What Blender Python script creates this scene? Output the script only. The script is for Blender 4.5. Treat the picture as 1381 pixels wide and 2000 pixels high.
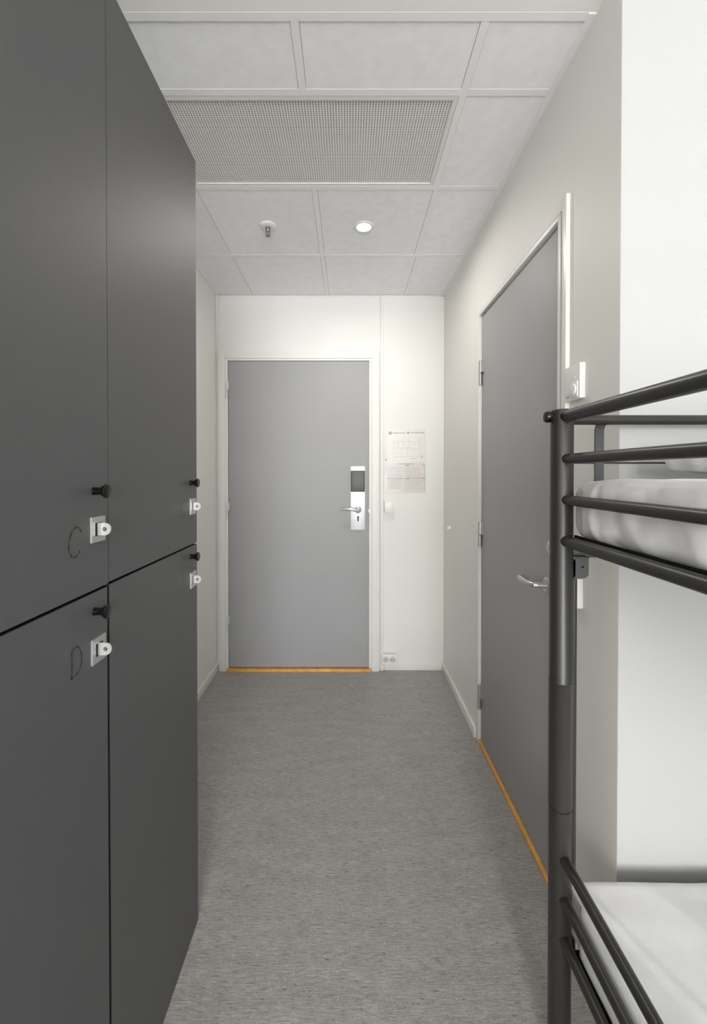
import bpy, bmesh, math, random
from mathutils import Vector, Matrix, noise
random.seed(4)
S = bpy.context.scene
for o in list(bpy.data.objects): bpy.data.objects.remove(o)
COL = S.collection
PI = math.pi

# ------------------------------------------------------------ camera
F = 820.0; PITCH = 0.55; CAMZ = 1.35
cd = bpy.data.cameras.new('camera'); cam = bpy.data.objects.new('camera', cd); COL.objects.link(cam)
cam.location = (0, 0, CAMZ); cam.rotation_euler = (math.radians(90 - PITCH), 0, 0)
cd.sensor_fit = 'HORIZONTAL'; cd.sensor_width = 36; cd.lens = F / 1381 * 36
cd.shift_x = 9.5 / 1381
cd.shift_y = (924 - 1000 + F * math.tan(math.radians(PITCH))) / 1381
cd.clip_start = 0.02; cd.clip_end = 60
S.camera = cam
# ------------------------------------------------------------ exposure, world, lights
S.view_settings.view_transform = 'Standard'; S.view_settings.look = 'None'
S.view_settings.gamma = 1; S.view_settings.use_curve_mapping = False
S.view_settings.exposure = 0.63
w = bpy.data.worlds.new('world'); S.world = w; w.use_nodes = True
bg = w.node_tree.nodes['Background']; bg.inputs[0].default_value = (0.85, 0.92, 1, 1); bg.inputs[1].default_value = 1.0

def area(name, loc, rot, sx, sy, power, col, shape='RECTANGLE', spread=180):
    l = bpy.data.lights.new(name, 'AREA'); l.shape = shape; l.size = sx; l.size_y = sy
    l.energy = power; l.color = col; l.spread = math.radians(spread)
    o = bpy.data.objects.new(name, l); COL.objects.link(o); o.location = loc; o.rotation_euler = rot
    return o
# daylight coming in at the window of the far end of the room, behind the camera
area('window_daylight', (0.60, -5.56, 1.45), (PI/2+math.radians(14), 0, 0), 2.6, 1.8, 200, (0.965, 0.985, 1.0))
# an added fill globe behind the camera and the downlight in the corridor
FILL_GLOBE = 44.0   # emission of the added fill globe behind the camera
area('downlight_light', (0.075, 2.07, 2.553), (0, 0, 0), 0.06, 0.06, 4.0, (1, 0.955, 0.89), 'DISK', 170)

# ------------------------------------------------------------ materials
def nt_new(name):
    m = bpy.data.materials.new(name); m.use_nodes = True
    nt = m.node_tree; b = nt.nodes['Principled BSDF']
    return m, nt, b
def N(nt, t, **kw):
    n = nt.nodes.new(t)
    for k, v in kw.items(): setattr(n, k, v)
    return n
def srgb(r, g, b):
    f = lambda c: (c/255/12.92 if c/255 <= 0.04045 else ((c/255+0.055)/1.055)**2.4)
    return (f(r), f(g), f(b), 1)
def mat(name, col, rough=0.5, metal=0.0, var=0.03, vscale=6, bump=0.0, bscale=300, spec=0.5, stretch=(1,1,1), coat=0):
    m, nt, b = nt_new(name)
    b.inputs['Roughness'].default_value = rough; b.inputs['Metallic'].default_value = metal
    b.inputs['Specular IOR Level'].default_value = spec
    if coat: b.inputs['Coat Weight'].default_value = coat
    tc = N(nt, 'ShaderNodeTexCoord'); mp = N(nt, 'ShaderNodeMapping'); mp.inputs['Scale'].default_value = stretch
    nt.links.new(tc.outputs['Object'], mp.inputs[0])
    n = N(nt, 'ShaderNodeTexNoise'); n.inputs['Scale'].default_value = vscale; n.inputs['Detail'].default_value = 4
    nt.links.new(mp.outputs[0], n.inputs['Vector'])
    r = N(nt, 'ShaderNodeValToRGB'); c = col
    r.color_ramp.elements[0].position = 0.3; r.color_ramp.elements[1].position = 0.7
    r.color_ramp.elements[0].color = (c[0]*(1-var), c[1]*(1-var), c[2]*(1-var), 1)
    r.color_ramp.elements[1].color = (min(1,c[0]*(1+var)), min(1,c[1]*(1+var)), min(1,c[2]*(1+var)), 1)
    nt.links.new(n.outputs['Fac'], r.inputs[0]); nt.links.new(r.outputs[0], b.inputs['Base Color'])
    if bump:
        n2 = N(nt, 'ShaderNodeTexNoise'); n2.inputs['Scale'].default_value = bscale; n2.inputs['Detail'].default_value = 3
        nt.links.new(mp.outputs[0], n2.inputs['Vector'])
        bp = N(nt, 'ShaderNodeBump'); bp.inputs['Strength'].default_value = bump; bp.inputs['Distance'].default_value = 0.001
        nt.links.new(n2.outputs['Fac'], bp.inputs['Height']); nt.links.new(bp.outputs[0], b.inputs['Normal'])
    return m
def L(v, tint=(1, 1, 1)): return (v*tint[0], v*tint[1], v*tint[2], 1)

M_wall = mat('painted_wall', (0.79, 0.779, 0.748, 1), 0.55, var=0.012, vscale=2, bump=0.08, bscale=220)
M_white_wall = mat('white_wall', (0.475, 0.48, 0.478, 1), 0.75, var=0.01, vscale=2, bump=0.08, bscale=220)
M_trim = mat('cream_gloss_trim', (0.79, 0.778, 0.742, 1), 0.42, var=0.01)
M_soffit = mat('soffit_paint', (0.90, 0.893, 0.86, 1), 0.7, var=0.01)
M_tbar = mat('ceiling_grid_metal', (0.90, 0.90, 0.91, 1), 0.5, var=0.01)
M_tile = mat('ceiling_tile', (0.92, 0.925, 0.945, 1), 0.9, var=0.03, vscale=28, bump=0.5, bscale=500)
M_vent = mat('vent_enamel', (0.82, 0.81, 0.78, 1), 0.45, var=0.01)
M_black = mat('black_void', (0.012, 0.012, 0.012, 1), 0.9, var=0.05)
M_duct = mat('duct_dark', (0.03, 0.03, 0.03, 1), 0.9, var=0.05)
M_door = mat('grey_door_laminate', (0.355, 0.355, 0.36, 1), 0.55, var=0.015, vscale=3, bump=0.05, bscale=400)
M_locker = mat('charcoal_laminate', (0.091, 0.092, 0.095, 1), 0.53, spec=0.55, var=0.10, vscale=900, bump=0.12, bscale=900)
M_lockbody = mat('charcoal_carcass', (0.10, 0.10, 0.102, 1), 0.5, var=0.05, vscale=30)
M_knob = mat('black_gloss_plastic', (0.004, 0.004, 0.004, 1), 0.22, var=0.02, spec=0.35)
M_zinc = mat('zinc_plate', (0.50, 0.50, 0.50, 1), 0.4, 0.6, var=0.05, vscale=60)
M_chrome = mat('polished_hasp', (0.62, 0.62, 0.61, 1), 0.3, 0.5, var=0.02)
M_steel = mat('brushed_steel', (0.55, 0.55, 0.54, 1), 0.33, 0.85, var=0.04, vscale=90, stretch=(1, 1, 12))
M_plate = mat('satin_lock_plate', (0.72, 0.72, 0.73, 1), 0.38, 0.35, var=0.02)
M_reader = mat('reader_plastic', (0.04, 0.037, 0.034, 1), 0.4, var=0.08, vscale=30)
M_plastic = mat('white_plastic', (0.82, 0.82, 0.79, 1), 0.35, var=0.01)
M_wood = mat('varnished_oak', (0.66, 0.36, 0.11, 1), 0.3, var=0.18, vscale=30, stretch=(1, 1, 1), bump=0.1)
M_bed = mat('dark_bed_enamel', (0.024, 0.0225, 0.020, 1), 0.36, var=0.05, vscale=40, bump=0.06, bscale=500)
M_bedflat = mat('dark_bed_strip', (0.055, 0.055, 0.057, 1), 0.42, var=0.06, vscale=60, bump=0.1, bscale=400)
M_sheet = mat('white_cotton_sheet', (0.85, 0.85, 0.86, 1), 0.85, var=0.02, vscale=20, bump=0.35, bscale=900)
M_sheet2 = mat('white_pillow_cotton', (0.78, 0.78, 0.79, 1), 0.85, var=0.02, vscale=20, bump=0.3, bscale=900)
M_ink = mat('faint_marker_ink', (0.028, 0.028, 0.028, 1), 0.6, var=0.1, vscale=90)
M_residue = mat('label_residue', (0.13, 0.13, 0.132, 1), 0.5, var=0.08, vscale=300)
M_paper = mat('laminated_paper', (0.73, 0.70, 0.67, 1), 0.35, var=0.02, vscale=40)
M_paper2 = mat('pinkish_laminated_paper', (0.70, 0.64, 0.61, 1), 0.3, var=0.03, vscale=30)
M_print = mat('grey_print', (0.38, 0.33, 0.32, 1), 0.5, var=0.1, vscale=200)
M_print_l = mat('faint_print', (0.54, 0.49, 0.47, 1), 0.5, var=0.1, vscale=200)
M_red = mat('red_print', (0.42, 0.10, 0.10, 1), 0.5, var=0.05)
M_white = mat('white_print', (0.8, 0.78, 0.76, 1), 0.5, var=0.01)
# clear plastic pocket
M_clear, nt, b = nt_new('clear_plastic_sleeve')
b.inputs['Base Color'].default_value = (0.95, 0.95, 0.95, 1); b.inputs['Roughness'].default_value = 0.12
b.inputs['Alpha'].default_value = 0.16
# lamp lens
M_lens, nt, b = nt_new('lit_lamp_lens')
b.inputs['Emission Color'].default_value = (1, 0.96, 0.9, 1); b.inputs['Emission Strength'].default_value = 4
# floor: streaked linoleum
M_floor, nt, b = nt_new('streaked_linoleum')
b.inputs['Roughness'].default_value = 0.42; b.inputs['Specular IOR Level'].default_value = 0.42
tc = N(nt, 'ShaderNodeTexCoord')
def fl_noise(sx, sy, det, rgh=0.6):
    mp = N(nt, 'ShaderNodeMapping'); mp.inputs['Scale'].default_value = (sx, sy, 1)
    n = N(nt, 'ShaderNodeTexNoise'); n.inputs['Scale'].default_value = 1; n.inputs['Detail'].default_value = det
    n.inputs['Roughness'].default_value = rgh
    nt.links.new(tc.outputs['Object'], mp.inputs[0]); nt.links.new(mp.outputs[0], n.inputs['Vector'])
    return n.outputs['Fac']
def fl_ramp(src, p0, c0, p1, c1):
    r = N(nt, 'ShaderNodeValToRGB'); e = r.color_ramp.elements
    e[0].position = p0; e[1].position = p1
    e[0].color = (c0*1.04, c0*1.025, c0*1.01, 1) if not isinstance(c0, tuple) else c0
    e[1].color = (c1*1.04, c1*1.025, c1*1.01, 1) if not isinstance(c1, tuple) else c1
    nt.links.new(src, r.inputs[0]); return r.outputs[0]
def fl_mix(a, bb, fac, mode='MIX'):
    m = N(nt, 'ShaderNodeMix', data_type='RGBA', blend_type=mode)
    nt.links.new(a, m.inputs['A']); nt.links.new(bb, m.inputs['B'])
    if isinstance(fac, float): m.inputs['Factor'].default_value = fac
    else: nt.links.new(fac, m.inputs['Factor'])
    return m.outputs['Result']
base = fl_ramp(fl_noise(26, 300, 5, 0.75), 0.27, 0.15, 0.73, 0.46)
broad = fl_ramp(fl_noise(5, 22, 2), 0.3, 0.90, 0.7, 1.06)
c = fl_mix(base, broad, 1.0, 'MULTIPLY')
grain = fl_ramp(fl_noise(150, 620, 2), 0.3, 0.76, 0.7, 1.2)
c = fl_mix(c, grain, 1.0, 'MULTIPLY')
def const(v):
    r = N(nt, 'ShaderNodeRGB'); r.outputs[0].default_value = (v, v*0.985, v*0.965, 1); return r.outputs[0]
dk = fl_ramp(fl_noise(38, 240, 2), 0.63, (0, 0, 0, 1), 0.69, (0.8, 0.8, 0.8, 1))
c = fl_mix(c, const(0.10), dk)
wt = fl_ramp(fl_noise(85, 260, 1), 0.68, (0, 0, 0, 1), 0.73, (0.85, 0.85, 0.85, 1))
c = fl_mix(c, const(0.55), wt)
nt.links.new(c, b.inputs['Base Color'])
bp = N(nt, 'ShaderNodeBump'); bp.inputs['Strength'].default_value = 0.12; bp.inputs['Distance'].default_value = 0.001
nt.links.new(fl_noise(90, 300, 2), bp.inputs['Height']); nt.links.new(bp.outputs[0], b.inputs['Normal'])

# ------------------------------------------------------------ mesh helpers
def box(bm, x0, x1, y0, y1, z0, z1, bev=0.0, seg=2):
    r = bmesh.ops.create_cube(bm, size=1)
    vs = r['verts']
    for v in vs:
        v.co = Vector(((x0+x1)/2 + v.co.x*(x1-x0), (y0+y1)/2 + v.co.y*(y1-y0), (z0+z1)/2 + v.co.z*(z1-z0)))
    if bev:
        es = list({e for v in vs for e in v.link_edges})
        bmesh.ops.bevel(bm, geom=es, offset=bev, segments=seg, affect='EDGES', profile=0.6)
    return bm
def frame_of(d):
    d = d.normalized(); up = Vector((0, 0, 1)) if abs(d.z) < 0.9 else Vector((1, 0, 0))
    a = d.cross(up).normalized(); return a, d.cross(a).normalized()
def tube(bm, pts, r, n=20, caps=True, flat=1.0):
    pts = [Vector(p) for p in pts]
    if not isinstance(r, (list, tuple)): r = [r]*len(pts)
    rings = []; a = None
    for i, p in enumerate(pts):
        d = (pts[min(i+1, len(pts)-1)] - pts[max(i-1, 0)])
        if a is None: a, b2 = frame_of(d)
        else:
            dn = d.normalized(); a = (a - dn*a.dot(dn)).normalized(); b2 = dn.cross(a)
        if i == 0: b2 = d.normalized().cross(a)
        rings.append([bm.verts.new(p + a*math.cos(2*PI*k/n)*r[i] + b2*math.sin(2*PI*k/n)*r[i]*flat) for k in range(n)])
    for i in range(len(rings)-1):
        for k in range(n):
            bm.faces.new((rings[i][k], rings[i][(k+1) % n], rings[i+1][(k+1) % n], rings[i+1][k]))
    if caps:
        bm.faces.new(rings[0][::-1]); bm.faces.new(rings[-1])
    return bm
def lathe(bm, base, axis, prof, n=32, caps=True):
    """prof: list of (distance along axis, radius)"""
    ax = Vector(axis).normalized()
    a, b2 = frame_of(ax); rings = []
    for h, r in prof:
        c = Vector(base)+ax*h
        rings.append([bm.verts.new(c+(a*math.cos(2*PI*k/n)+b2*math.sin(2*PI*k/n))*max(r, 1e-5)) for k in range(n)])
    for i in range(len(rings)-1):
        for k in range(n): bm.faces.new((rings[i][k], rings[i][(k+1) % n], rings[i+1][(k+1) % n], rings[i+1][k]))
    if caps: bm.faces.new(rings[0][::-1]); bm.faces.new(rings[-1])
    return bm
def smooth(me, ang=40):
    for p in me.polygons: p.use_smooth = True
    me.set_sharp_from_angle(angle=math.radians(ang))
def obj(name, bm, m, parent=None, sm=True, ang=40):
    bmesh.ops.recalc_face_normals(bm, faces=bm.faces)
    me = bpy.data.meshes.new(name); bm.to_mesh(me); bm.free()
    if sm: smooth(me, ang)
    o = bpy.data.objects.new(name, me); COL.objects.link(o); me.materials.append(m)
    if parent:
        o.parent = parent; o.matrix_parent_inverse = parent_inv(parent)
    return o
def world_of(o):
    m = Matrix.Translation(o.location) @ o.rotation_euler.to_matrix().to_4x4()
    if o.parent: m = world_of(o.parent) @ o.matrix_parent_inverse @ m
    return m
def parent_inv(p): return world_of(p).inverted()
def B(): return bmesh.new()
def bx(name, m, dims, parent=None, bev=0.0, seg=2):
    return obj(name, box(B(), *dims, bev=bev, seg=seg), m, parent)
def struct(o, label=None):
    o['kind'] = 'structure'
    if label: o['label'] = label
    return o
def tag(o, label, cat, group=None):
    o['label'] = label; o['category'] = cat
    if group: o['group'] = group
    return o
def empty(name, loc):
    o = bpy.data.objects.new(name, None); COL.objects.link(o); o.location = loc; o.empty_display_size = 0.05
    return o
def boxes(lst):
    bm = B()
    for d in lst: box(bm, *d[:6], bev=(d[6] if len(d) > 6 else 0))
    return bm

# ------------------------------------------------------------ room dimensions
XR, XL, YB, ZC = 0.65, -0.90, 2.87, 2.556      # corridor right / left / far wall, ceiling
YW = 1.008                                     # wall facing the camera beside the bunk
Y0 = -5.6; XE = 2.30
# floor
struct(bx('floor', M_floor, (XL-0.1, XE+0.1, Y0-0.1, YB+0.1, -0.06, 0)), 'grey streaked linoleum floor')
# walls
struct(bx('wall_left', M_wall, (XL-0.1, XL, Y0, YB, 0, 2.75)), 'cream painted wall on the left, behind the lockers')
struct(bx('wall_back', M_wall, (XL-0.1, XR+0.1, YB, YB+0.1, 0, 2.75)), 'cream painted far wall around the entrance door')
DY0, DY1, DZ = 1.307, 2.092, 2.130            # right door opening
struct(obj('wall_right', boxes([(XR, XR+0.12, YW+0.001, DY0-0.02, 0, 2.75), (XR, XR+0.12, DY1+0.02, YB, 0, 2.75),
       (XR, XR+0.12, DY0-0.02, DY1+0.02, DZ+0.02, 2.75)]), M_wall, sm=False), 'greige painted corridor wall on the right')
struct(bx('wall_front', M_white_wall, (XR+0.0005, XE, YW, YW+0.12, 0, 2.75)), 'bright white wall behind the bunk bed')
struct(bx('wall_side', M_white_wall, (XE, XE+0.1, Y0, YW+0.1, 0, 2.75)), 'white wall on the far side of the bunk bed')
wx0, wx1, wz0, wz1 = -0.72, 1.92, 0.53, 2.47
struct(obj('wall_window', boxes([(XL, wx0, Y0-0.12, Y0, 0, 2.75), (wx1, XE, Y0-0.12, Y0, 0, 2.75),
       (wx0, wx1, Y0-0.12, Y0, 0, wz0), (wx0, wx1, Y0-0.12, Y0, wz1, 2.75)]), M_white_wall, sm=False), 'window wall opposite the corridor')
wf = struct(obj('window_1', boxes([(wx0, wx0+0.05, Y0-0.09, Y0-0.03, wz0, wz1), (wx1-0.05, wx1, Y0-0.09, Y0-0.03, wz0, wz1),
       (wx0, wx1, Y0-0.09, Y0-0.03, wz0, wz0+0.05), (wx0, wx1, Y0-0.09, Y0-0.03, wz1-0.05, wz1),
       (0.57, 0.63, Y0-0.09, Y0-0.03, wz0, wz1)]), M_trim, sm=False), 'white window frame')

# ceiling: painted part over the room + tile field in a grid
YG = 1.112                                     # front edge of tiled field
ceil = struct(bx('ceiling', M_soffit, (XL-0.1, XE+0.1, Y0-0.1, YG, ZC, ZC+0.15)), 'plain painted ceiling over the room')
rows = [YG, 1.342, 1.788, 2.338, YB]
colx = {0: [XL, -0.661, -0.145, 0.366, XR], 1: [XL, -0.661, 0.366, XR], 2: [XL, -0.661, -0.145, 0.374, XR], 3: [XL, -0.661, -0.145, 0.388, XR]}
bm = B(); HB = 0.012
for r in range(4):
    cs = colx[r]
    for i in range(len(cs)-1):
        if r == 1 and i == 1: continue
        box(bm, cs[i]+HB+0.001, cs[i+1]-HB-0.001, rows[r]+HB+0.001, rows[r+1]-HB-0.001, ZC+0.0018, ZC+0.022)
struct(obj('ceiling', bm, M_tile, sm=False), 'mottled pale grey mineral ceiling tiles')
struct(bx('ceiling', M_black, (XL-0.1, XR+0.1, YG, YB+0.1, ZC+0.16, ZC+0.2)), 'dark void above the ceiling tiles')
bm = B()
for r in range(1, 4): box(bm, XL, XR, rows[r]-HB, rows[r]+HB, ZC, ZC+0.0015)
box(bm, XL, XR, YG-0.002, YG+0.020, ZC-0.0003, ZC+0.003)
for r in range(4):
    for x in colx[r][1:-1]:
        box(bm, x-HB, x+HB, rows[r]+HB, rows[r+1]-HB, ZC, ZC+0.0015)
        box(bm, x-0.001, x+0.001, rows[r]+HB, rows[r+1]-HB, ZC+0.003, ZC+0.03)
    box(bm, XL, XR, rows[r]-0.001, rows[r]+0.001, ZC+0.003, ZC+0.03)
grid = struct(obj('trim_1', bm, M_tbar, sm=False), 'white metal ceiling grid bars')
bm = B()
box(bm, XR-0.020, XR, YG, YB, ZC-0.0025, ZC+0.003); box(bm, XL, XL+0.020, YG, YB, ZC-0.0025, ZC+0.003)
box(bm, XL, XR, YB-0.006, YB, ZC-0.0025, ZC+0.003)
struct(obj('trim_2', bm, M_tbar, sm=False), 'white wall angle around the tiled ceiling')

# baseboards
BH = 0.055
struct(bx('baseboard_back', M_trim, (0.245, XR, YB-0.012, YB, 0, BH), bev=0.003), 'cream baseboard beside the entrance door')
struct(bx('baseboard_right', M_trim, (XR-0.012, XR, DY1+0.035, YB-0.012, 0, BH), bev=0.003), 'cream baseboard below the right wall')
struct(bx('baseboard_left', M_trim, (XL, XL+0.012, Y0, YB-0.012, 0, BH), bev=0.003), 'cream baseboard below the left wall')
struct(bx('baseboard_near_right', M_trim, (XR-0.012, XR, YW+0.0, DY0-0.03, 0, BH), bev=0.003), 'cream baseboard on the column')
struct(bx('baseboard_front', M_trim, (XR-0.012, XE, YW-0.012, YW, 0, BH), bev=0.003), 'cream baseboard behind the bunk bed')
struct(bx('trim_3', M_trim, (XL, XL+0.016, YB-0.016, YB, 0, ZC-0.002), bev=0.004), 'thin white vertical corner strip at the far left')

# ------------------------------------------------------------ far door
def hinge(parent, base, h, r, leafdir, m=None):
    """knuckle tube + leaf"""
    m = m or M_steel
    bm = B(); x, y, z = base
    for k in range(2):
        lathe(bm, (x, y, z + k*(h/2+0.0008)), (0, 0, 1), [(0, r*0.8), (0.001, r), (h/2-0.002, r), (h/2-0.001, r*0.8)], 16)
    dx, dy = leafdir
    lx0, lx1 = sorted((x, x+dx)); ly0, ly1 = sorted((y, y+dy))
    box(bm, lx0, lx1, ly0, ly1, z+h*0.5, z+h)
    return obj('hinge', bm, m, parent)
lx0, lx1, ltop = -0.816, 0.136, 2.108
d1 = struct(bx('door_1', M_door, (lx0, lx1, YB-0.018, YB-0.0005, 0.027, ltop), bev=0.0015), 'flat grey entrance door in the far wall')
bm = B(); cx0, cx1, ctop = XL+0.017, 0.208, 2.172
for (a, b_, yy) in ((cx0, lx0-0.022, 0.020), (lx1+0.022, cx1, 0.020)):
    box(bm, a, b_, YB-yy-0.008, YB-0.0005, 0, ctop, bev=0.003)
box(bm, lx0-0.0225, lx1+0.0225, YB-0.028, YB-0.0005, ltop+0.018, ctop, bev=0.003)
box(bm, lx0-0.022, lx0-0.003, YB-0.022, YB-0.0005, 0, ltop+0.018, bev=0.002)
box(bm, lx1+0.003, lx1+0.022, YB-0.022, YB-0.0005, 0, ltop+0.018, bev=0.002)
box(bm, lx0-0.003, lx1+0.003, YB-0.022, YB-0.0005, ltop+0.003, ltop+0.018, bev=0.002)
obj('door_frame', bm, M_trim, d1)
bx('threshold', M_wood, (lx0-0.012, lx1+0.020, YB-0.040, YB-0.0005, 0.0, 0.020), d1, bev=0.003)
for z in (1.862, 1.045, 0.27): hinge(d1, (lx0-0.006, YB-0.027, z), 0.105, 0.005, (0.012, 0.004), M_plate)
# lock plate
px0, px1, pz0, pz1 = 0.012, 0.112, 0.965, 1.397
yp = YB-0.0185
lp = bx('lock_plate', M_plate, (px0, px1, yp-0.010, yp, pz0, pz1), d1, bev=0.003); lp['label'] = 'tall satin steel lock plate'
bm = B(); box(bm, px0+0.003, px1-0.003, yp-0.030, yp-0.009, 1.224, 1.366, bev=0.006, seg=3)
rd = obj('card_reader', bm, M_reader, lp); rd['label'] = 'dark plastic card reader'
bm = B(); zc = 1.102; xc = 0.064
lathe(bm, (xc, yp-0.009, zc), (0, -1, 0), [(0, 0.024), (0.004, 0.024), (0.007, 0.020), (0.010, 0.013), (0.040, 0.011)])
tube(bm, [(xc+0.003, yp-0.036, zc-0.002), (xc-0.003, yp-0.052, zc-0.003), (xc-0.02, yp-0.060, zc+0.002), (xc-0.055, yp-0.060, zc+0.008),
          (xc-0.095, yp-0.057, zc+0.008), (xc-0.120, yp-0.050, zc+0.004)], [0.013, 0.014, 0.012, 0.010, 0.009, 0.006], 16)
obj('door_handle', bm, M_chrome, lp)
bm = B(); lathe(bm, (xc, yp-0.0102, 1.052), (0, -1, 0), [(0, 0.006), (0.001, 0.006)], 16)
box(bm, xc-0.0042, xc+0.0042, yp-0.0112, yp-0.0098, 1.024, 1.050)
obj('keyhole', bm, M_black, lp)
bx('strike_plate', M_steel, (lx1-0.001, lx1+0.004, YB-0.026, YB-0.016, 1.075, 1.105), d1, bev=0.001)

# ------------------------------------------------------------ right door
XD = XR+0.0115
d2 = struct(bx('door_2', M_door, (XD, XD+0.04, DY0+0.003, DY1-0.003, 0.022, DZ-0.003), bev=0.0015), 'flat grey side door in the right wall')
bm = B()
box(bm, XR-0.003, XR+0.05, DY1, DY1+0.018, 0, DZ+0.016, bev=0.002)
box(bm, XR-0.003, XR+0.05, DY0-0.018, DY0, 0, DZ+0.016, bev=0.002)
box(bm, XR-0.003, XR+0.05, DY0-0.001, DY1+0.001, DZ, DZ+0.016, bev=0.002)
box(bm, XR+0.057, XR+0.075, DY0-0.01, DY1+0.01, 0.0, DZ+0.01)
obj('door_frame', bm, M_trim, d2)
bx('threshold', M_wood, (XR-0.002, XR+0.05, DY0+0.001, DY1-0.001, 0.0, 0.016), d2, bev=0.003)
for z in (1.785, 0.985, 0.172): hinge(d2, (XR+0.003, DY1-0.006, z), 0.122, 0.0085, (0.010, -0.03))
# lever and rosettes
bm = B(); hy, hz = 1.387, 0.979
lathe(bm, (XD, hy, hz), (-1, 0, 0), [(0, 0.026), (0.006, 0.026), (0.009, 0.023), (0.010, 0.012), (0.038, 0.0095)])
tube(bm, [(XD-0.030, hy, hz), (XD-0.046, hy+0.002, hz), (XD-0.054, hy+0.012, hz), (XD-0.056, hy+0.03, hz), (XD-0.057, hy+0.085, hz+0.002),
          (XD-0.054, hy+0.098, hz+0.002), (XD-0.044, hy+0.109, hz+0.002), (XD-0.020, hy+0.111, hz+0.002)], 0.0095, 16)
obj('door_handle', bm, M_steel, d2)
bm = B(); lathe(bm, (XD, 1.362, 1.108), (-1, 0, 0), [(0, 0.025), (0.005, 0.025), (0.008, 0.021), (0.0085, 0.010), (0.016, 0.009)])
obj('lock_rosette', bm, M_steel, d2)

# ------------------------------------------------------------ fittings on walls
# cable trunkings
struct(bx('trim_4', M_trim, (0.216, 0.238, YB-0.016, YB, 0, ZC-0.002), bev=0.003), 'vertical cable duct beside the entrance door')
t = bx('cable_trunking', M_plastic, (XR-0.013, XR, 1.236, 1.262, 1.16, 2.170), bev=0.0025)
tag(t, 'narrow white vertical cable trunking above and below the thermostat', 'cable trunking')
# light switch on far wall
t = empty('light_switch', (0.247+0.035, YB, 1.115))
tag(t, 'small white light switch on the far wall right of the entrance door', 'switch')
bx('switch_box', M_plastic, (0.242, 0.307, YB-0.034, YB, 1.080, 1.158), t, bev=0.004)
bx('rocker', M_plastic, (0.250, 0.299, YB-0.039, YB-0.033, 1.098, 1.150), t, bev=0.003)
# double socket
t = empty('wall_socket', (0.27, YB, 0.08))
tag(t, 'white double wall socket above the baseboard beside the entrance door', 'socket')
bx('socket_box', M_plastic, (0.226, 0.322, YB-0.040, YB-0.0125, 0.055, 0.118), t, bev=0.004)
for xx in (0.251, 0.297):
    bm = B(); lathe(bm, (xx, YB-0.0415, 0.087), (0, 1, 0), [(0, 0.0205), (0.002, 0.0205)], 28)
    s_ = obj('socket_outlet', bm, mat('socket_recess_grey', (0.55, 0.55, 0.53, 1), 0.5), t)
    bm = B()
    for q in (-1, 1): lathe(bm, (xx+q*0.009, YB-0.0425, 0.087), (0, 1, 0), [(0, 0.003), (0.002, 0.003)], 12)
    obj('pin_hole', bm, M_black, s_)
# door stop
bm = B(); lathe(bm, (XR, 2.68, 0.997), (-1, 0, 0), [(0, 0.014), (0.006, 0.014), (0.014, 0.010), (0.020, 0.007), (0.021, 0.002)], 24)
tag(obj('wall_bumper', bm, M_plastic), 'tiny cream door bumper on the right wall near the far corner', 'door stop')
# thermostat
t = empty('thermostat', (XR, 1.192, 1.606)); tag(t, 'white square thermostat with round dial on the column above the bunk', 'thermostat')
bx('housing', M_plastic, (XR-0.016, XR, 1.154, 1.232, 1.557, 1.655), t, bev=0.002)
bm = B(); box(bm, XR-0.019, XR-0.0155, 1.162, 1.200, 1.562, 1.606, bev=0.002)
obj('dial_recess', bm, M_plastic, t)
bm = B(); lathe(bm, (XR-0.0195, 1.181, 1.584), (-1, 0, 0), [(0, 0.016), (0.0025, 0.0155), (0.0035, 0.0145), (0.004, 0.012)], 32)
obj('dial', bm, M_plastic, t)
bm = B(); lathe(bm, (XR-0.0155, 1.178, 1.617), (-1, 0, 0), [(0, 0.0032), (0.002, 0.003), (0.003, 0.001)], 16)
obj('indicator', bm, M_white, t)
obj('badge', box(B(), XR-0.0168, XR-0.0155, 1.210, 1.224, 1.566, 1.571), M_print, t)
# switch on the column, low behind the post
t = empty('light_switch', (XR, 1.175, 1.02)); tag(t, 'white slim switch on the column, behind the bunk bracket', 'switch')
bx('switch_box', M_plastic, (XR-0.018, XR, 1.158, 1.192, 0.974, 1.085), t, bev=0.004)
bx('rocker', M_plastic, (XR-0.022, XR-0.017, 1.163, 1.187, 0.995, 1.07), t, bev=0.002)

# ------------------------------------------------------------ notices on the far wall
def px(x): return (x-681)*2.87/820
def pz(y): return CAMZ + (924-y)*2.87/820
yn = YB-0.0015
n1 = bx('evacuation_notice', M_paper, (px(755), px(832), yn, YB-0.0002, pz(903), pz(838)))
tag(n1, 'faint evacuation plan sheet with small red emblem, upper notice on the far wall', 'notice')
def rects(lst, y=yn-0.0006):
    bm = B()
    for (a, b_, c_, d_) in lst: box(bm, px(a), px(b_), y, y+0.0005, pz(d_), pz(c_))
    return bm
em = obj('red_emblem', rects([(759.5, 764.5, 843.5, 848.5)]), M_red, n1)
obj('white_cross', rects([(761.6, 762.4, 844.3, 847.7), (760.3, 763.7, 845.6, 846.4)], yn-0.0012), M_white, em)
rnd = random.Random(7)
hd = []
x = 767
while x < 792:
    wd = rnd.uniform(1.5, 3.5); hd.append((x, x+wd, 845, 846.8)); x += wd+0.7
x = 802
while x < 826:
    wd = rnd.uniform(1.5, 3.5); hd.append((x, x+wd, 844.3, 846)); x += wd+0.7
hd.append((795, 799.5, 843.5, 847.5))
obj('heading', rects(hd), M_print, n1)
pl = []
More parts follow.
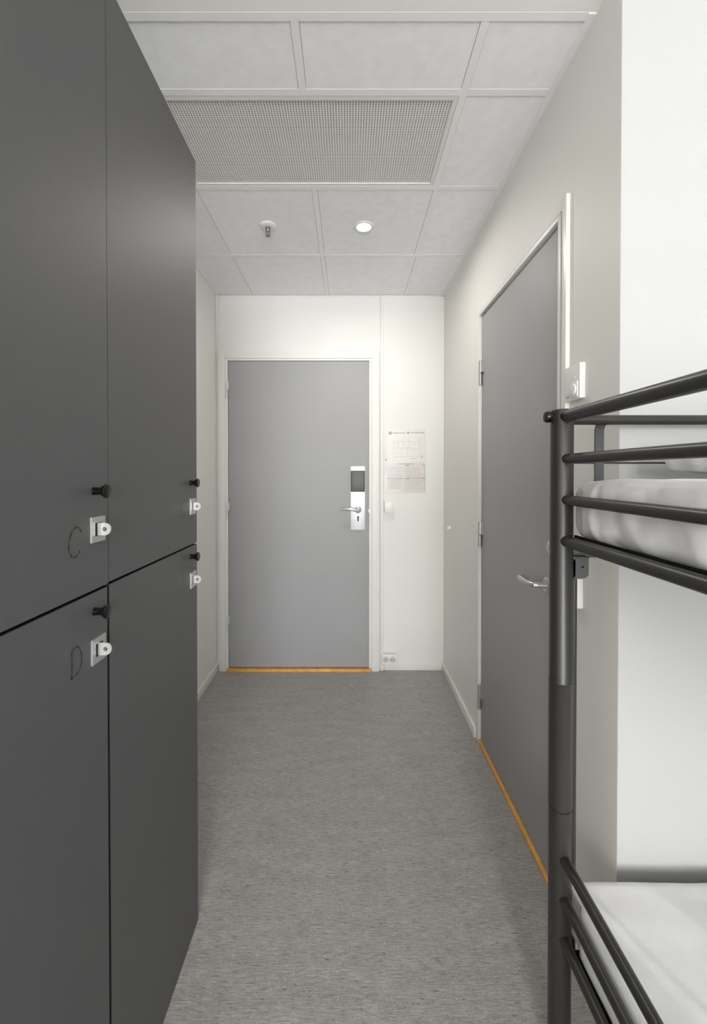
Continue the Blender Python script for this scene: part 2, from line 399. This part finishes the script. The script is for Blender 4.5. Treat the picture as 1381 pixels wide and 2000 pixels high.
for (a, b_, c_, d_) in ((768, 819, 862, 862.5), (768, 819, 892, 892.5), (768, 768.5, 862, 892), (819, 819.5, 856, 892), (768, 819, 876, 876.4),
                  (778, 778.4, 862, 876), (788, 788.4, 862, 876), (799, 799.4, 856, 876), (809, 809.4, 862, 890), (783, 783.4, 876, 892), (796, 796.4, 876, 892)):
    pl.append((a, b_, c_, d_))
for k in range(10):
    a = rnd.uniform(769, 812); c_ = rnd.uniform(863, 888); pl.append((a, a+rnd.uniform(1, 4), c_, c_+0.8))
pl += [(801, 814, 895, 896), (822, 826, 890, 894)]
obj('floor_plan', rects(pl), M_print_l, n1)
n2 = bx('rules_notice', M_paper2, (px(754), px(831), yn, YB-0.0002, pz(962), pz(904)))
tag(n2, 'pinkish four-panel text sheet in a clear sleeve, lower notice on the far wall', 'notice')
tx = []
for (bx0, by0) in ((757, 913), (793, 913), (757, 937), (793, 937)):
    for k in range(6):
        tx.append((bx0+1, bx0+1+rnd.uniform(20, 33), by0+k*3.3, by0+k*3.3+1.0))
obj('text_lines', rects(tx), M_print_l, n2)
obj('panel_heading', rects([(755, 790, 934, 935.2), (796, 829, 933, 934.2), (792, 799, 908, 910.5), (792, 799, 933.4, 936), (776, 808, 905.5, 907),
     (826, 829, 907.5, 910), (826, 829, 932.5, 935), (791.5, 792.1, 912, 960), (829, 829.6, 908, 960)]), M_print, n2)
bm = B()
nx_, nz_ = 16, 14
def sl(u, v):
    return Vector((px(751)+(px(833)-px(751))*u, yn-0.003-0.0035*(noise.noise((u*5, v*5, 3))+0.5)*(1-0.6*u), pz(964)+(pz(901)-pz(964))*v))
g = [[bm.verts.new(sl(i/nx_, j/nz_)) for j in range(nz_+1)] for i in range(nx_+1)]
for i in range(nx_):
    for j in range(nz_): bm.faces.new((g[i][j], g[i+1][j], g[i+1][j+1], g[i][j+1]))
sv = obj('plastic_sleeve', bm, M_clear, n2)
bx('tape_corner', M_print, (px(753), px(755.5), yn-0.004, YB-0.0002, pz(898.5), pz(896)), n2)

# ------------------------------------------------------------ ceiling fittings
vx0, vx1, vy0, vy1 = -0.648, 0.353, 1.355, 1.775
zt = ZC+0.0006
v = empty('ceiling_vent', ((vx0+vx1)/2, (vy0+vy1)/2, ZC)); tag(v, 'white perforated metal ventilation panel set in the tiled ceiling', 'vent')
hx0, hx1, hy0, hy1 = vx0+0.018, vx1-0.014, vy0+0.016, vy1-0.014
bm = B()
for d in ((vx0, hx0, vy0, vy1), (hx1, vx1, vy0, vy1), (hx0, hx1, vy0, hy0), (hx0, hx1, hy1, vy1)):
    box(bm, *d, zt, zt+0.012)
obj('vent_frame', bm, M_vent, v, sm=False)
px_, py_ = 0.00935, 0.0072
nx = int((hx1-hx0)/px_); ny = int((hy1-hy0)/py_); px_ = (hx1-hx0)/nx; py_ = (hy1-hy0)/ny
verts = []; faces = []; vid = {}
def V(x, y, z, key):
    if key not in vid: vid[key] = len(verts); verts.append((x, y, z))
    return vid[key]
zz = zt+0.003; K = 8
for i in range(nx):
    for j in range(ny):
        cx = hx0+(i+0.5)*px_; cy = hy0+(j+0.5)*py_
        out = []
        for k, (u, w_) in enumerate(((1, 0), (1, 1), (0, 1), (-1, 1), (-1, 0), (-1, -1), (0, -1), (1, -1))):
            out.append(V(cx+u*px_/2, cy+w_*py_/2, zz, (2*i+1+u, 2*j+1+w_)))
        inn = []; inn2 = []
        for k in range(8):
            a = 2*PI*k/8
            inn.append(V(cx+math.cos(a)*px_*0.31, cy+math.sin(a)*py_*0.34, zz, ('i', i, j, k)))
            inn2.append(V(cx+math.cos(a)*px_*0.31, cy+math.sin(a)*py_*0.34, zz+0.001, ('u', i, j, k)))
        for k in range(8):
            faces.append((out[k], out[(k+1) % 8], inn[(k+1) % 8], inn[k]))
            faces.append((inn[k], inn[(k+1) % 8], inn2[(k+1) % 8], inn2[k]))
me = bpy.data.meshes.new('perforated_plate'); me.from_pydata(verts, [], faces); me.materials.append(M_vent)
pp = bpy.data.objects.new('perforated_plate', me); COL.objects.link(pp); pp.parent = v; pp.matrix_parent_inverse = parent_inv(v)
bx('plenum', M_duct, (vx0+0.003, vx1-0.003, vy0+0.003, vy1-0.003, zt+0.030, zt+0.034), v)
# sprinkler
sx, sy = -0.394, 2.06; zb = ZC+0.0018
t = empty('fire_sprinkler', (sx, sy, zb)); tag(t, 'small chrome sprinkler head on a white rosette in a ceiling tile', 'sprinkler')
bm = B(); lathe(bm, (sx, sy, zb), (0, 0, -1), [(0, 0.040), (0.003, 0.040), (0.007, 0.034), (0.010, 0.020), (0.0105, 0.010)], 36)
obj('rosette', bm, M_plastic, t)
M_dkchrome = mat('aged_chrome', (0.32, 0.32, 0.31, 1), 0.3, 0.9)
bm = B(); lathe(bm, (sx, sy, zb-0.009), (0, 0, -1), [(0, 0.013), (0.010, 0.013), (0.012, 0.009), (0.020, 0.007)], 24)
for q in (-1, 1):
    tube(bm, [(sx+q*0.007, sy, zb-0.020), (sx+q*0.011, sy, zb-0.032), (sx+q*0.008, sy, zb-0.044), (sx, sy, zb-0.050)], 0.002, 10)
obj('sprinkler_body', bm, M_dkchrome, t)
bm = B(); lathe(bm, (sx, sy, zb-0.026), (0, 0, -1), [(0, 0.003), (0.022, 0.003), (0.024, 0.012), (0.0255, 0.012)], 20)
obj('deflector', bm, M_dkchrome, t)
# downlight
t = empty('downlight', (0.075, 2.07, zb)); tag(t, 'small round recessed ceiling lamp, lit', 'ceiling lamp')
bm = B(); lathe(bm, (0.075, 2.07, zb), (0, 0, -1), [(-0.004, 0.048), (0.003, 0.048), (0.005, 0.044), (0.004, 0.036), (-0.002, 0.033)], 40, caps=False)
obj('trim_ring', bm, M_plastic, t)
bm = B(); lathe(bm, (0.075, 2.07, zb+0.001), (0, 0, -1), [(0, 0.033), (0.003, 0.033), (0.004, 0.028)], 36)
obj('lamp_lens', bm, M_lens, t)
# unseen glowing globe added behind the camera to brighten ceiling and walls
t = empty('added_fill_lamp', (0.15, -2.0, ZC)); tag(t, 'added fill light, a glowing white globe on a stem, unseen behind the camera', 'ceiling lamp')
bm = B(); lathe(bm, (0.15, -2.0, ZC), (0, 0, -1), [(0, 0.05), (0.03, 0.05), (0.035, 0.006), (0.80, 0.006), (0.805, 0.04), (0.85, 0.05)], 24)
obj('fill_lamp_stem', bm, M_plastic, t)
bm = B(); lathe(bm, (0.15, -2.0, 1.55), (0, 0, -1), [(-0.170*math.cos(a*PI/16), 0.170*math.sin(a*PI/16)) for a in range(17)], 32)
M_fill_globe, nt, b = nt_new('fill_globe_glow'); b.inputs['Base Color'].default_value = (1, 1, 1, 1)
b.inputs['Emission Color'].default_value = (1, 0.97, 0.93, 1); b.inputs['Emission Strength'].default_value = FILL_GLOBE
obj('fill_lamp_globe', bm, M_fill_globe, t)

# ------------------------------------------------------------ lockers
XF = -0.454; LT = 2.275; DT = 0.018
def stroke(pts, wd, mname, parent, name, m, label=None):
    """flat ribbon lying on the door face; pts are (y, z)"""
    bm = B(); P = []
    n = 10
    for i in range(len(pts)-1):
        p0 = pts[max(i-1, 0)]; p1 = pts[i]; p2 = pts[i+1]; p3 = pts[min(i+2, len(pts)-1)]
        for k in range(n):
            t_ = k/n
            P.append(tuple(0.5*((2*p1[a]) + (-p0[a]+p2[a])*t_ + (2*p0[a]-5*p1[a]+4*p2[a]-p3[a])*t_*t_ + (-p0[a]+3*p1[a]-3*p2[a]+p3[a])*t_**3) for a in (0, 1)))
    P.append(pts[-1])
    prev = None
    for i, p in enumerate(P):
        q0 = P[max(i-1, 0)]; q1 = P[min(i+1, len(P)-1)]
        d = Vector((q1[0]-q0[0], q1[1]-q0[1])); d = d.normalized() if d.length else Vector((1, 0))
        nn = Vector((-d.y, d.x))*wd/2*(0.75+0.4*math.sin(i*0.5))
        a = bm.verts.new((XF+0.0003, p[0]+nn.x, p[1]+nn.y)); b_ = bm.verts.new((XF+0.0003, p[0]-nn.x, p[1]-nn.y))
        if prev: bm.faces.new((prev[0], a, b_, prev[1]))
        prev = (a, b_)
    o = obj(name, bm, m, parent)
    if label: o['label'] = label
    return o
def knob(parent, y, z):
    bm = B(); lathe(bm, (XF-0.0005, y, z), (1, 0, 0), [(0, 0.0075), (0.002, 0.0070), (0.010, 0.0065), (0.014, 0.0070), (0.019, 0.0104), (0.0225, 0.0126), (0.0240, 0.0126), (0.0256, 0.0112), (0.0262, 0.007)], 32)
    o = obj('knob', bm, M_knob, parent); o['label'] = 'black knob'; return o
def hasp(parent, y, z, ang=0, lug='flat'):
    bm = B(); h = 0.0225
    # square ring plate
    for (a, b_, c_, d_) in ((-h+0.002, -0.011, -h, h), (0.011, h-0.002, -h, h), (-0.011, 0.011, 0.012, h), (-0.011, 0.011, -h, -0.012)):
        box(bm, XF-0.0003, XF+0.0032, y+a, y+b_, z+c_, z+d_)
    if ang:
        bmesh.ops.rotate(bm, verts=bm.verts, cent=(XF, y, z), matrix=Matrix.Rotation(ang, 3, 'X'))
    o = obj('lock_plate', bm, M_zinc, parent); o['label'] = 'square zinc padlock plate'
    bx('slot', M_black, (XF-0.0002, XF+0.0012, y-0.011, y+0.011, z-0.012, z+0.012), o)
    # D-shaped lug, standing out from the door, with a hole
    bm = B(); R_, rh, th = 0.0112, 0.0042, 0.0028; cx = XF+0.0138; n = 24
    outer = []; inner = []
    for k in range(n+1):
        a = -PI/2 + PI*k/n; outer.append((cx+R_*math.cos(a), z+R_*math.sin(a)))
    outer += [(XF+0.0005, z+R_), (XF+0.0005, z-R_)]
    m_ = len(outer)
    for q in range(m_):
        ax, az = outer[q]; a = math.atan2(az-z, ax-cx); inner.append((cx+rh*math.cos(a), z+rh*math.sin(a)))
    layers = []
    for yy in (y-th/2, y+th/2):
        layers.append(([bm.verts.new((p[0], yy, p[1])) for p in outer], [bm.verts.new((p[0], yy, p[1])) for p in inner]))
    for q in range(m_):
        r_ = (q+1) % m_
        for (O, I) in layers: bm.faces.new((O[q], O[r_], I[r_], I[q]))
        bm.faces.new((layers[0][0][q], layers[0][0][r_], layers[1][0][r_], layers[1][0][q]))
        bm.faces.new((layers[0][1][q], layers[0][1][r_], layers[1][1][r_], layers[1][1][q]))
    lg = obj('hasp', bm, M_chrome, o, ang=30); lg['label'] = 'bright rounded padlock lug with a hole'
    return o
def locker(y0, y1, label, zgap):
    t = empty('locker', (XF-0.2, (y0+y1)/2, 0)); tag(t, label, 'locker', 'charcoal lockers on the left')
    x0 = XL+0.013; xb = XF-DT-0.001
    bm = B(); w_ = 0.018
    box(bm, x0, xb, y0+0.0005, y0+w_, 0.0, LT-0.001); box(bm, x0, xb, y1-w_, y1-0.0005, 0.0, LT-0.001)
    box(bm, x0, xb, y0+w_, y1-w_, LT-w_, LT-0.001); box(bm, x0, xb, y0+w_, y1-w_, 0.0, 0.03)
    box(bm, x0, xb-0.002, y0+w_, y1-w_, zgap-0.009, zgap+0.009); box(bm, x0, x0+0.006, y0+w_, y1-w_, 0.03, LT-w_)
    obj('body', bm, M_lockbody, t, sm=False)
    bx('shadow_gap', M_black, (xb-0.0018, xb-0.0002, y0+0.004, y1-0.004, 0.02, LT-0.02), t)
    return t
lk2 = locker(0.7925, 1.254, 'charcoal locker standing nearest the entrance door, no letters on it', 1.142)
lk1 = locker(0.331, 0.7915, 'charcoal locker nearest the camera, handwritten letters C and D on its doors', 1.142)
M_edge = mat('black_door_edging', (0.010, 0.010, 0.010, 1), 0.6)
def ldoor(parent, y0, y1, z0, z1):
    o = bx('door', M_locker, (XF-DT, XF, y0, y1, z0, z1), parent, bev=0.0006, seg=1)
    o.data.materials.append(M_edge)
    for p in o.data.polygons:
        if abs(p.normal.x) < 0.9: p.material_index = 1
    return o
g = 0.0006
u2 = ldoor(lk2, 0.7921, 1.254, 1.1436, LT); l2 = ldoor(lk2, 0.7940, 1.254, 0.004, 1.1392)
u1 = ldoor(lk1, 0.331, 0.7919, 1.1414, LT); l1 = ldoor(lk1, 0.331, 0.7878, 0.004, 1.1370)
knob(u1, 0.7475, 1.318); hasp(u1, 0.757, 1.249)
knob(l1, 0.7475, 1.103); hasp(l1, 0.757, 1.032, 0)
knob(u2, 1.200, 1.322); hasp(u2, 1.219, 1.2535)
knob(l2, 1.200, 1.111); hasp(l2, 1.219, 1.041)
# rotate nothing: handwriting
def yd(x): return 820*0.454/(681-x)
def zd(x, y): return CAMZ + (924-y)*yd(x)/820
C_pts = [(158, 1039), (152, 1030), (143, 1034), (136, 1050), (133, 1070), (136, 1083), (142, 1089), (150, 1085), (155, 1075)]
stroke([(yd(x), zd(x, y)) for x, y in C_pts], 0.0036, '', u1, 'handwritten_letter', M_ink, 'faint handwritten letter C')
D_pts = [(137, 1275), (138, 1290), (138, 1310), (137, 1327), (137.3, 1328), (145, 1321), (153, 1309), (157, 1293), (156, 1275), (150, 1265), (143, 1267), (138, 1276)]
stroke([(yd(x), zd(x, y)) for x, y in D_pts], 0.0030, '', l1, 'handwritten_letter', M_ink, 'faint handwritten letter D')
# residue outlines of old labels beside the far locks
for dr, segs in ((u2, [[(353, 979), (361, 979)], [(354, 1010), (362, 1007)], [(353, 979), (353, 1010)]]),
                 (l2, [[(356, 1110), (365, 1108)], [(357, 1111), (357, 1140)]])):
    for sg in segs:
        a, b_ = sg; mid = ((a[0]+b_[0])/2, (a[1]+b_[1])/2)
        stroke([(yd(x), zd(x, y)) for x, y in (a, mid, b_)], 0.0016, '', dr, 'label_mark', M_ink)

# ------------------------------------------------------------ bunk bed
PX, PY, PR = 0.482, 0.950, 0.0243
PX2, PY2 = 1.400, -1.050
t = empty('bunk_bed', ((PX+PX2)/2, (PY+PY2)/2, 0)); bed = t
tag(bed, 'dark brown-black tubular metal bunk bed against the white wall', 'bunk bed')
for (x, y) in ((PX, PY), (PX2, PY), (PX, PY2), (PX2, PY2)):
    prof = [(0, PR-0.002), (0.002, PR), (0.590, PR), (0.5915, PR-0.0022), (0.5935, PR-0.0022), (0.595, PR+0.0006), (0.878, PR+0.0006), (0.880, PR+0.0014), (0.883, PR), (1.486, PR), (1.491, PR-0.0015), (1.493, PR-0.005)]
    bm = B(); lathe(bm, (x, y, 0), (0, 0, 1), prof, 40); obj('post', bm, M_bed, bed)
def rail(name, p0, p1, r, m=M_bed):
    bm = B(); tube(bm, [p0, p1], r, 24); return obj(name, bm, m, bed)
for xx in (PX, PX2):
    for z, r in ((1.4755, 0.0140), (1.3815, 0.0110), (1.2905, 0.0110), (1.199, 0.0125)):
        rail('side_rail', (xx, PY-0.010, z), (xx, PY2+0.010, z), r)
    for z, r in ((0.486, 0.0112), (0.396, 0.0112), (0.305, 0.0112)):
        rail('side_rail', (xx, PY-0.010, z), (xx, PY2+0.010, z), r)
for yy in (PY+0.004, PY2):
    rail('end_rail', (PX+0.01, yy, 1.4705), (PX2-0.01, yy, 1.4705), 0.0112)
    rail('end_rail', (PX+0.01, yy, 0.235), (PX2-0.01, yy, 0.235), 0.0135)
    bx('end_bar', M_bedflat, (PX+0.02, PX2-0.02, yy-0.004, yy+0.014, 1.158, 1.184), bed, bev=0.003)
    rail('thin_end_rod', (PX+0.01, yy+0.012, 1.3735), (PX2-0.01, yy+0.012, 1.3735), 0.0022)
    rail('upright_tube', (0.5245, yy+0.022, 0.225), (0.5245, yy+0.022, 1.165), 0.0072)
# strap bent over the top end rail
for yy in (PY+0.004,):
    for xs in (0.576, 1.30):
        bm = B(); ph = []
        y_ = yy+0.012
        path = [(yy-0.006, 1.4590), (yy+0.003, 1.4605), (y_-0.004, 1.457), (y_, 1.449), (y_, 1.40), (y_, 1.19)]
        th = 0.0022
        prev = None
        for (a, z) in path:
            vs = [bm.verts.new((xs-0.010, a-th, z)), bm.verts.new((xs+0.010, a-th, z)), bm.verts.new((xs+0.010, a+th, z+ (th if a < y_-0.001 else 0))), bm.verts.new((xs-0.010, a+th, z+(th if a < y_-0.001 else 0)))]
            if prev:
                for q in range(4): bm.faces.new((prev[q], prev[(q+1) % 4], vs[(q+1) % 4], vs[q]))
            else: bm.faces.new(vs)
            prev = vs
        bm.faces.new(prev[::-1]); obj('flat_strap', bm, M_bedflat, bed)
# bolt on the corridor side of the near post
bm = B(); lathe(bm, (PX-PR+0.003, PY, 1.4765), (-1, 0, 0), [(0, 0.008), (0.005, 0.008), (0.0055, 0.0125), (0.014, 0.0128), (0.017, 0.011), (0.018, 0.008)], 24)
obj('bolt', bm, M_knob, bed)
# bracket with chamfered corner and hole, hung at the end of the upper frame
bm = B()
bz0, bz1, bx0, bx1 = 1.113, 1.160, 0.505, 0.5375; by = PY-0.012
out = [(bx0, bz1), (bx1, bz1), (bx1, bz0+0.008), (bx1-0.008, bz0), (bx0, bz0)]
hc = (0.5245, 1.1395); hr = 0.0026
def face_ring(y):
    O = []; I = []
    n = 20
    for k in range(n):
        a = 2*PI*k/n; dx, dz = math.cos(a), math.sin(a); best = 9
        for q in range(5):
            (x1, z1), (x2, z2) = out[q], out[(q+1) % 5]
            ex, ez = x2-x1, z2-z1; den = dx*ez-dz*ex
            if abs(den) < 1e-9: continue
            tt = ((x1-hc[0])*ez-(z1-hc[1])*ex)/den; ss = ((x1-hc[0])*dz-(z1-hc[1])*dx)/den
            if tt > 0 and -1e-6 <= ss <= 1+1e-6: best = min(best, tt)
        O.append(bm.verts.new((hc[0]+dx*best, y, hc[1]+dz*best))); I.append(bm.verts.new((hc[0]+dx*hr, y, hc[1]+dz*hr)))
    return O, I
A = face_ring(by); Bq = face_ring(by+0.003); n = 20
for k in range(n):
    r_ = (k+1) % n
    for (O, I) in (A, Bq): bm.faces.new((O[k], O[r_], I[r_], I[k]))
    bm.faces.new((A[0][k], A[0][r_], Bq[0][r_], Bq[0][k])); bm.faces.new((A[1][k], A[1][r_], Bq[1][r_], Bq[1][k]))
box(bm, bx0-0.004, bx1, by-0.004, by+0.03, bz1-0.001, bz1+0.003, bev=0.001)
box(bm, bx0, bx0+0.003, by, by+0.03, bz0+0.004, bz1)
obj('bracket', bm, M_bedflat, bed, ang=30)
bx('bracket_backing', M_knob, (hc[0]-0.006, hc[0]+0.006, by+0.004, by+0.005, hc[1]-0.006, hc[1]+0.006), bed)
M_matte = mat('matte_black_frame', (0.012, 0.012, 0.012, 1), 0.95, var=0.05, spec=0.1)
# slatted bases under the mattresses
for zb_ in (1.196, 0.294):
    bm = B()
    box(bm, PX+0.010, PX+0.034, PY2+0.03, PY-0.03, zb_-0.014, zb_, bev=0.002); box(bm, PX2-0.034, PX2-0.010, PY2+0.03, PY-0.03, zb_-0.014, zb_, bev=0.002)
    if zb_ > 1: box(bm, PX+0.0128, PX+0.0165, PY2+0.03, PY-0.03, zb_-0.014, zb_+0.018)
    obj('base_frame', bm, M_matte, bed)
    for k in range(14):
        yk = PY2+0.09+k*(PY-PY2-0.18)/13
        bx('slat', M_bed, (PX+0.034, PX2-0.034, yk-0.025, yk+0.025, zb_-0.010, zb_-0.001), bed, bev=0.001, seg=1)

# ------------------------------------------------------------ mattresses in white sheets
def soft_box(name, dims, rc, disp, m, nu=170, nv=90):
    """rounded slab: a loop cross-section swept along y with rounded ends; disp(p, n) -> offset"""
    x0, x1, y0, y1, z0, z1 = dims
    bm = B()
    hx, hy, hz = (x1-x0)/2, (y1-y0)/2, (z1-z0)/2; c_ = Vector(((x0+x1)/2, (y0+y1)/2, (z0+z1)/2))
    def lin(h, seglen):
        # samples -h..h denser near the ends
        n_ = max(4, int(2*h/seglen)); return [-h+2*h*k/n_ for k in range(n_+1)]
    xs, ys, zs = lin(hx, 0.012), lin(hy, 0.010), lin(hz, 0.007)
    key = {}
    def vert(x, y, z):
        k = (round(x, 5), round(y, 5), round(z, 5))
        if k in key: return key[k]
        r = min(rc, hz*0.999)
        q = Vector((max(-hx+r, min(hx-r, x)), max(-hy+r, min(hy-r, y)), max(-hz+r, min(hz-r, z))))
        d = Vector((x, y, z))-q; nrm = d.normalized() if d.length > 1e-9 else Vector((0, 0, 1))
        p = c_+q+nrm*r
        p = p+disp(p, nrm)
        key[k] = bm.verts.new(p); return key[k]
    def patch(A_, B_, f):
        for i in range(len(A_)-1):
            for j in range(len(B_)-1):
                vs = [vert(*f(A_[i], B_[j])), vert(*f(A_[i+1], B_[j])), vert(*f(A_[i+1], B_[j+1])), vert(*f(A_[i], B_[j+1]))]
                if len(set(vs)) == 4:
                    try: bm.faces.new(vs)
                    except ValueError: pass
    for s in (-1, 1):
        patch(xs, ys, lambda a, b_: (a, b_, s*hz)); patch(xs, zs, lambda a, b_: (a, s*hy, b_)); patch(ys, zs, lambda a, b_: (s*hx, a, b_))
    o = obj(name, bm, m, ang=180)
    return o
def keep(p, d):
    # the soft mattress gives way to the posts and stays between the rails
    lim = 0.5076 if p.y > 0.905 else 0.4955
    q = p+d
    return Vector((max(q.x, lim), min(q.y, 0.967), q.z))-p
def disp_upper(p, n):
    side = max(0, -n.x)
    f = noise.noise((p.y*9, p.z*5, 1.3))*0.006 + 0.0022*noise.noise(((p.y-0.5*p.z)*55, p.z*9, 3)) - 0.002 + 0.0035*math.sin(p.y*62+p.z*38+4*noise.noise((p.y*4, 0, 0)))*noise.noise((p.y*5, p.z*8, 9))*2
    # slanting gathers of the sheet pulled under the mattress
    f += 0.0045*max(0, math.sin((p.y-0.55*p.z)*42+2.5*noise.noise((p.y*6, p.z*3, 4))))**3*max(0, min(1, (1.31-p.z)/0.05))
    top = max(0, n.z)
    ft = 0.003*noise.noise((p.x*7, p.y*7, 2)) + 0.0015*noise.noise((p.x*25, p.y*14, 5))
    # ridge of the sheet corner fold near the foot end
    ridge = 0.005*math.exp(-((p.y-0.868+0.10*(1.335-p.z))/0.005)**2)*side
    sag = -0.006*max(0, min(1, (p.y-0.84)/0.09))*top
    return keep(p, n*(max(-0.012, min(0.003, f*side*1.0))+f*0.6*max(0, abs(n.y))+ft*top+ridge+sag))
mu = soft_box('mattress', (0.4975, 1.372, -1.00, 0.963, 1.199, 1.3385), 0.042, disp_upper, M_sheet)
tag(mu, 'thick mattress in a wrinkled white sheet on the upper bunk', 'mattress')
def disp_lower(p, n):
    f = 0.003*noise.noise((p.x*6, p.y*6, 2)) + 0.0012*noise.noise((p.x*20, p.y*20, 5))
    f += 0.0022*math.exp(-((p.y-0.60-0.02*math.sin(p.x*9))/0.006)**2)*max(0, n.z)
    f += 0.0018*math.exp(-((p.y-0.60+0.55*(p.x-0.72))/0.006)**2)*max(0, n.z)*(1 if p.y < 0.6 else 0)
    if n.x < -0.1: f = 0.003*noise.noise((p.y*10, p.z*6, 8))-0.001
    return keep(p, n*f)
ml = soft_box('mattress', (0.4975, 1.372, -1.00, 0.966, 0.297, 0.4075), 0.014, disp_lower, M_sheet)
tag(ml, 'flat white sheeted mattress on the lower bunk', 'mattress')
# loose sheet edge hanging over the lower mattress at the rail
# pillow on the upper bunk
def pillow(name, cx, cy, cz, lx, ly, h, m):
    bm = B(); nn = 70
    key = {}
    for s in (1, -1):
        for i in range(nn+1):
            for j in range(nn+1):
                u, v_ = -1+2*i/nn, -1+2*j/nn
                edge = (1-abs(u)**4.0)*(1-abs(v_)**4.0); t_ = h*(0.30+0.70*max(0, edge)**0.4)
                if i in (0, nn) or j in (0, nn):
                    if s == -1: key[(s, i, j)] = key[(1, i, j)]; continue
                pinch = 1-0.05*(v_*v_)*(abs(u) > 0) ; pinch2 = 1-0.05*u*u
                x = cx+u*lx*pinch; y = cy+v_*ly*pinch2
                z = cz+s*t_*(0.62 if s > 0 else 0.38)
                wr = noise.noise((x*16, y*16, s*3))*0.006+noise.noise((x*38, y*30, s*7))*0.003
                z += wr*(0.4+0.6*(abs(v_) > 0.6 or abs(u) > 0.7)) if s > 0 else 0
                if s > 0 or True:
                    y += 0.012*noise.noise((x*20, z*22, 2)); x += 0.012*noise.noise((y*22, z*26, 6))
                key[(s, i, j)] = bm.verts.new((x, y, z))
    for s in (1, -1):
        for i in range(nn):
            for j in range(nn):
                vs = [key[(s, i, j)], key[(s, i+1, j)], key[(s, i+1, j+1)], key[(s, i, j+1)]]
                try: bm.faces.new(vs)
                except ValueError: pass
    return obj(name, bm, m, ang=180)
pw = pillow('pillow', 0.95, 0.69, 1.371, 0.30, 0.21, 0.072, M_sheet2)
tag(pw, 'white crumpled pillow lying on the upper bunk mattress', 'pillow')
